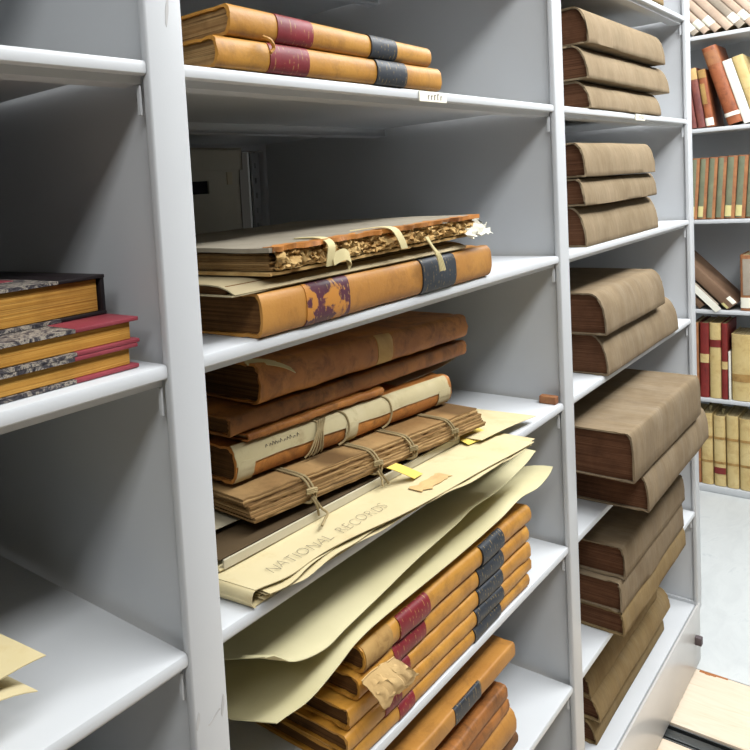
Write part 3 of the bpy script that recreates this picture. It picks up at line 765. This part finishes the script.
ledger('biggest squarish canvas ledger jutting from the fourth right shelf', G3, 1.038, 1.556, -.066, z3 + .0785, .0920, .34, .014, 3.4, 'canvas2', -.068)
z4 = Z(4)
ledger('ochre canvas ledger lowest of three on the fifth right shelf', G3, 1.098, 1.590, -.026, z4 + .0005, .0465, .30, .010, 2.6, 'canvas3')
ledger('dusty canvas ledger in the middle of three on the fifth right shelf', G3, 1.096, 1.585, -.024, z4 + .0480, .0610, .30, .010, 2.8, 'canvas2')
ledger('dusty canvas ledger uppermost of three on the fifth right shelf', G3, 1.113, 1.590, -.026, z4 + .1100, .0620, .30, .010, 3.0, 'canvas2')
z5 = Z(5)
ledger('canvas ledger on the bottom right shelf, lowest of its stack', G3, 1.108, 1.640, .034, z5 + .0005, .0500, .26, .028, 2.0, 'canvas3')
ledger('canvas ledger on the bottom right shelf, middle of its stack', G3, 1.108, 1.665, .026, z5 + .0515, .0470, .26, .024, 2.0, 'canvas3')
ledger('narrow canvas ledger on the bottom right shelf, top of its stack', G3, 1.105, 1.600, .040, z5 + .0995, .0500, .25, .024, 2.0, 'canvas3')

# ------------------------------------------------------------------ bay 1, level B: page ends facing the aisle
GL = 'books on the left bay shelf'
def endbook(label, x1, y0, z0, L, W, T, bt, board, strip, pg, rot=0.0, lift=0.0, marble_board=True, strip_w=.066, side=None):
    r = thing('bound_register', label, 'book', (x1, y0, z0), GL); r.rotation_euler = (0, 0, R(rot))
    for nm, za in (('lower_board', 0), ('upper_board', T - bt)):
        f = lambda u, w, za=za: (-L + (L - strip_w) * u, W * w, za + bt - (lift * (1 - u) if za else 0))
        b_ = put(nm, sheet(f, 10, 4, bt), M[board], r)
        if strip:
            put('leather_corner', nb((-strip_w, -.0004, za - .0001 if za else za), (0, W + .0004, za + bt + .0003), .0008, 2), M[strip], b_)
    put('page_block', nb((-L + .008, .0035, bt + .0002), (-.0065, W - .004, T - bt - .0002), .0008, 1), M[pg], r)
    if side: put('spine', nb((-.0045, .001, .0002), (.0005, W - .001, T - .0002), .0012, 2), M[side], r)
    return r
endbook('marbled red cornered book lying lowest on the left shelf', -.0625, .014, Z(1) + .0006, .34, .24, .0205, .0030, 'marble', 'redleather', 'gilpages')
endbook('marbled red cornered book lying in the middle on the left shelf', -.0600, .014, Z(1) + .0216, .34, .24, .0215, .0030, 'marble', 'redleather', 'gilpages')
r3 = endbook('black edged marbled book lying on top of the red cornered ones', -.0620, .052, Z(1) + .0437, .33, .22, .0345, .0028, 'marble', 'blackleather', 'gilpages', rot=1.0, strip_w=.05, side='blackleather')
put('red_reflection', nb((-.105, .05, .0343), (-.06, .14, .0351), .0002, 1), M['redleather'], r3)  # red reflection on the cover, laid on as a thin coloured patch

# bay 1, level C: curling folders at the left
zc = Z(2)
def curl(x_tip, y0, z_tip, z_base, L, W, sag):
    def f(u, w):
        d_ = (1 - u); x = x_tip - L * d_ - .02 * (1 - math.cos(w * 1.2))
        return (x - .035 * w * u, y0 + W * w, z_base + (z_tip - z_base) * math.sin(min(1, u * 1.05) * 1.45) + sag * math.sin(u * 3.14))
    return f
fd = thing('file_folder', 'stack of curled cream folders at the left of the shelf', 'folder', (-.30, .02, zc + .0005))
fd['label'] = 'curled buff folder with two bent flaps on the lower left shelf'
def flap_a(u, w):
    x = -.13 + .250 * u
    return (x - .045 * w * u, -.010 + .24 * w, .030 + .042 * u - .012 * u ** 6 + .004 * math.sin(w * 4))
def flap_b(u, w):
    x = -.13 + .238 * u
    return (x - .035 * w * u, -.014 + .24 * w, .024 + .046 * u - .030 * u ** 5)
put('upper_flap', sheet(flap_a, 24, 8, .0008), M['kraft'], fd); put('lower_flap', sheet(flap_b, 24, 8, .0008), M['kraft'], fd)
put('contents', nb((-.20, .0, 0), (-.02, .24, .022), .001, 1), M['creampages'], fd)

# ------------------------------------------------------------------ far bookcase books
def far(label, group, y, T, Hh, lvl, lean=0.0, cover='fpink', setx=.006, labels=(), D=.19, s=.006, pg='creampages', name='book', rise=0.0):
    a = R(lean); z = ZF - HF * lvl + .0022 + (T * math.sin(a) if a > 0 else 0) + rise
    ex = Vector((0, math.sin(a), math.cos(a)))
    return book(name, label, 'book', group, (XF + setx, y, z), ex, Hh, T, D, kind='round', s=s, cover=cover, pg=pg, t=.0025, labels=labels, nx=12, ey=(1, 0, 0), jit=.0008)
FT = ('tag', (.1, .9), 'tape_label')
def tl(a, b, m='tag'): return (a, b, m, (.08, .92), 'tape_label')
# top row: leaning pinkish volumes
GG = 'leaning faded books on the top far shelf'
g = ['leftmost leaning', 'second leaning', 'third leaning', 'fourth leaning', 'fifth leaning', 'sixth leaning', 'seventh leaning']
pos = [.2135, .1795, .1430, .1055, .0690, .0350, .0010]
for i, y in enumerate(pos):
    far('%s faded cloth book on the top shelf of the far bookcase' % g[i], GG, y, (.026, .026, .028, .029, .028, .026, .026)[i], .33, -1, 37, ('fgrey', 'fpink', 'fpink', 'fpink', 'fgrey', 'fpink', 'fpink')[i], setx=.004,
        labels=[tl(.018 + .006 * (i % 3), .055 + .006 * (i % 3))] if i != 3 else [])
# second row
GH = 'brown leather books on the second far shelf'
far('dark purple brown book at the left end of the second far shelf', GH, .2265, .0215, .225, 0, 7, 'fpurple', labels=[(.182, .224, 'dusty', (0, 1), 'pale_patch')])
far('purple brown book beside the leftmost one on the second far shelf', GH, .1985, .0260, .235, 0, 7, 'fpurple', labels=[(.190, .234, 'raw', (0, 1), 'pale_patch')])
far('torn brown book with white tape beside the tall rust one', GH, .1700, .0265, .225, 0, 7, 'frust', labels=[tl(.005, .035), (.09, .17, 'dusty', (.1, .6), 'pale_patch'), (.192, .224, 'dusty', (0, 1), 'pale_patch')])
far('tall rust brown leather book leaning on the second far shelf', GH, .0815, .0480, .312, 0, 15, 'frust', s=.014, setx=.002, labels=[(.24, .295, 'forange', (.05, .95), 'pale_patch'), tl(.03, .045)])
far('white spined book leaning beside the tall rust one', GH, .0495, .0295, .252, 0, 15, 'whitespine', s=.003)
far('cream book leaning right of the white spined one', GH, .0125, .0345, .262, 0, 15, 'fvellum')
# third row
GI = 'grey green and orange books on the third far shelf'
yb = [.2330, .2040, .1750, .1460, .1125, .0795, .0470]
for i, y in enumerate(yb):
    lab = ['leftmost', 'second', 'third', 'fourth', 'fifth', 'sixth', 'seventh'][i]
    L_ = [(.004, .235, 'fgreen', (.0, .62), 'cloth_side')]
    if i in (0, 1, 4, 5): L_.append((.008, .050, 'ytag', (.08, .55), 'tape_label'))
    far('%s grey green book with orange edge on the third far shelf' % lab, GI, y, (.0275, .0275, .0275, .0275, .0320, .0315, .031)[i], .24, 1, -3.5, 'forange', labels=L_, s=.006)
# fourth row
GJ = 'brown books leaning on the fourth far shelf'
far('broad dark brown book leaning at a slant on the fourth far shelf', GJ, .108, .042, .29, 2, 42, 'fbrown', s=.004, labels=[(.004, .036, 'tag', (.55, .98), 'tape_label'), (.004, .030, 'ytag', (.05, .3), 'tape_label')])
f2 = far('slanting brown book under the broad dark one on the fourth far shelf', GJ, .1675, .030, .27, 2, 42, 'fgrey', s=.006, labels=[])
fl = far('lowest slanting brown book on the fourth far shelf', GJ, .214, .024, .25, 2, 43, 'fbrown', s=.005, labels=[])
far('upright brown book with white tape on the fourth far shelf', GJ, .060, .038, .215, 2, 0, 'forange', s=.006, labels=[tl(.010, .05), (.06, .2, 'fgrey', (.3, 1), 'cloth_side')])
put('paper_flag', nb((-.018, -.0115, .002), (.112, -.0100, .026), .0003, 1), M['tag'], f2)['label'] = 'white paper strip stuck to the spine'
# fifth row
GK = 'red and cream books on the fifth far shelf'
far('narrow tan book at the left end of the fifth far shelf', GK, .236, .018, .30, 3, 0, 'forange')
far('red leather book with a cream band on the fifth far shelf', GK, .2040, .030, .30, 3, -.6, 'fred', labels=[(.14, .175, 'fvellum', (0, 1), 'title_label')])
far('cream vellum book with a red title band on the fifth far shelf', GK, .1645, .0375, .302, 3, -.4, 'fvellum', labels=[(.205, .235, 'fred', (0, 1), 'title_label')], s=.009)
far('thin red book right of the cream vellum one on the fifth far shelf', GK, .1425, .0205, .302, 3, -.3, 'fred', labels=[(.12, .15, 'fvellum', (0, 1), 'title_label')])
far('thin white booklet beside the thin red book on the fifth far shelf', GK, .1325, .007, .19, 3, 0, 'whitespine', s=.002)
far('wide yellowed vellum book on the fifth far shelf', GK, .062, .068, .262, 3, 0, 'fvellum', s=.012, labels=[(.075, .105, 'dusty', (0, 1), 'spine_band')])
# bottom row
GM = 'cream vellum books on the bottom far shelf'
yy = [.236, .196, .154, .112, .070]
for i, y in enumerate(yy):
    lab = ['tan book at the left end', 'cream vellum book second from the left', 'cream vellum book with a torn dark red patch', 'cream vellum book fourth from the left', 'cream vellum book fifth from the left'][i]
    L_ = [(.09, .10, 'dusty', (0, 1), 'spine_band'), (.19, .2, 'dusty', (0, 1), 'spine_band')]
    if i == 2: L_.append((.05, .075, 'fred', (.2, .9), 'torn_patch'))
    far(lab + ' on the bottom far shelf', GM, y, .039, .285 + .006 * (i % 2), 4, 0, 'forange' if i == 0 else 'fvellum', s=.010, labels=L_)
for i, y in enumerate(yy[:3]):   # slips standing out of the books
    s_ = put('paper_slip', sheet(lambda u, w: (.012 * u, .010 * w + .004 * u, .02 * w * (1 - .3 * u)), 4, 4, .0005), M['tape'])
    s_.location = (XF + .05, y + .012, ZF - 4 * HF + (.287, .293, .287)[i]); s_.rotation_euler = (R(45), 0, R(20))
    tag(s_, ['curled paper slip over the tan bottom row book', 'curled paper slip over the second bottom row book', 'curled paper slip over the red patched bottom row book'][i], 'slip', 'paper slips in the bottom row')

# ------------------------------------------------------------------ lights
def fixture(label, x, y, sx, sy, power, col=(1, .97, .92)):
    f = thing('ceiling_light', label, 'light', (x, y, 2.5), 'fluorescent ceiling lights')
    put('housing', nb((-sx / 2, -sy / 2, -.06), (sx / 2, sy / 2, -.001), .004), M['steel'], f)
    em = bpy.data.materials.get('lit_diffuser')
    if not em:
        t = NT('lit_diffuser', .5); t.col(lin((240, 240, 235))); t.b.inputs['Emission Color'].default_value = (1, .98, .94, 1); t.b.inputs['Emission Strength'].default_value = 1.5; em = t.m
    put('diffuser', nb((-sx / 2 + .02, -sy / 2 + .02, -.066), (sx / 2 - .02, sy / 2 - .02, -.0605)), em, f)
    ld = bpy.data.lights.new('fluorescent_glow', 'AREA'); ld.shape = 'RECTANGLE'; ld.size = sx - .05; ld.size_y = sy - .05; ld.energy = power; ld.color = col
    lo = bpy.data.objects.new('fluorescent_glow', ld); COL.objects.link(lo); lo.parent = f; lo.location = (0, 0, -.075)
fixture('long fluorescent ceiling light above the aisle, nearest the far end', 1.45, -.80, 2.9, .4, 70, (.97, .985, 1))
fixture('fluorescent ceiling light above the near end of the aisle', -1.15, -.80, 1.9, .4, 27, (.97, .985, 1))
fixture('short ceiling light added to brighten the right hand bay', 1.25, -.45, .9, .3, 13, (.97, .985, 1))  # extra unseen lamp, added to lift the end panel of the right bay
fixture('fluorescent ceiling light above the far end of the aisle', 2.5, -.30, .3, 1.5, 27, (.98, .99, 1))

w = bpy.data.worlds.new('World'); S.world = w; w.use_nodes = True
w.node_tree.nodes['Background'].inputs[0].default_value = (1, .95, .84, 1); w.node_tree.nodes['Background'].inputs[1].default_value = .03

# ------------------------------------------------------------------ camera
yaw, pit, rol = .769, .0709, -.07
F = Vector((math.sin(yaw) * math.cos(pit), math.cos(yaw) * math.cos(pit), -math.sin(pit)))
rt = Vector((math.cos(yaw), -math.sin(yaw), 0)); upv = rt.cross(F)
c_, s_ = math.cos(rol), math.sin(rol); RR = c_ * rt + s_ * upv; UU = -s_ * rt + c_ * upv
cd = bpy.data.cameras.new('camera'); co = bpy.data.objects.new('camera', cd); COL.objects.link(co)
co.matrix_world = Matrix(((RR.x, UU.x, -F.x, -.4797), (RR.y, UU.y, -F.y, -.4603), (RR.z, UU.z, -F.z, 1.3147), (0, 0, 0, 1)))
cd.sensor_width = 36; cd.lens = 759.127 / 750 * 36; cd.shift_x = (375 - 167.418) / 750; cd.shift_y = -(375 - 256.527) / 750; cd.clip_start = .02
S.camera = co
S.view_settings.view_transform = 'Standard'; S.view_settings.look = 'None'; S.view_settings.exposure = 0.0; S.view_settings.gamma = 1; S.view_settings.use_curve_mapping = False
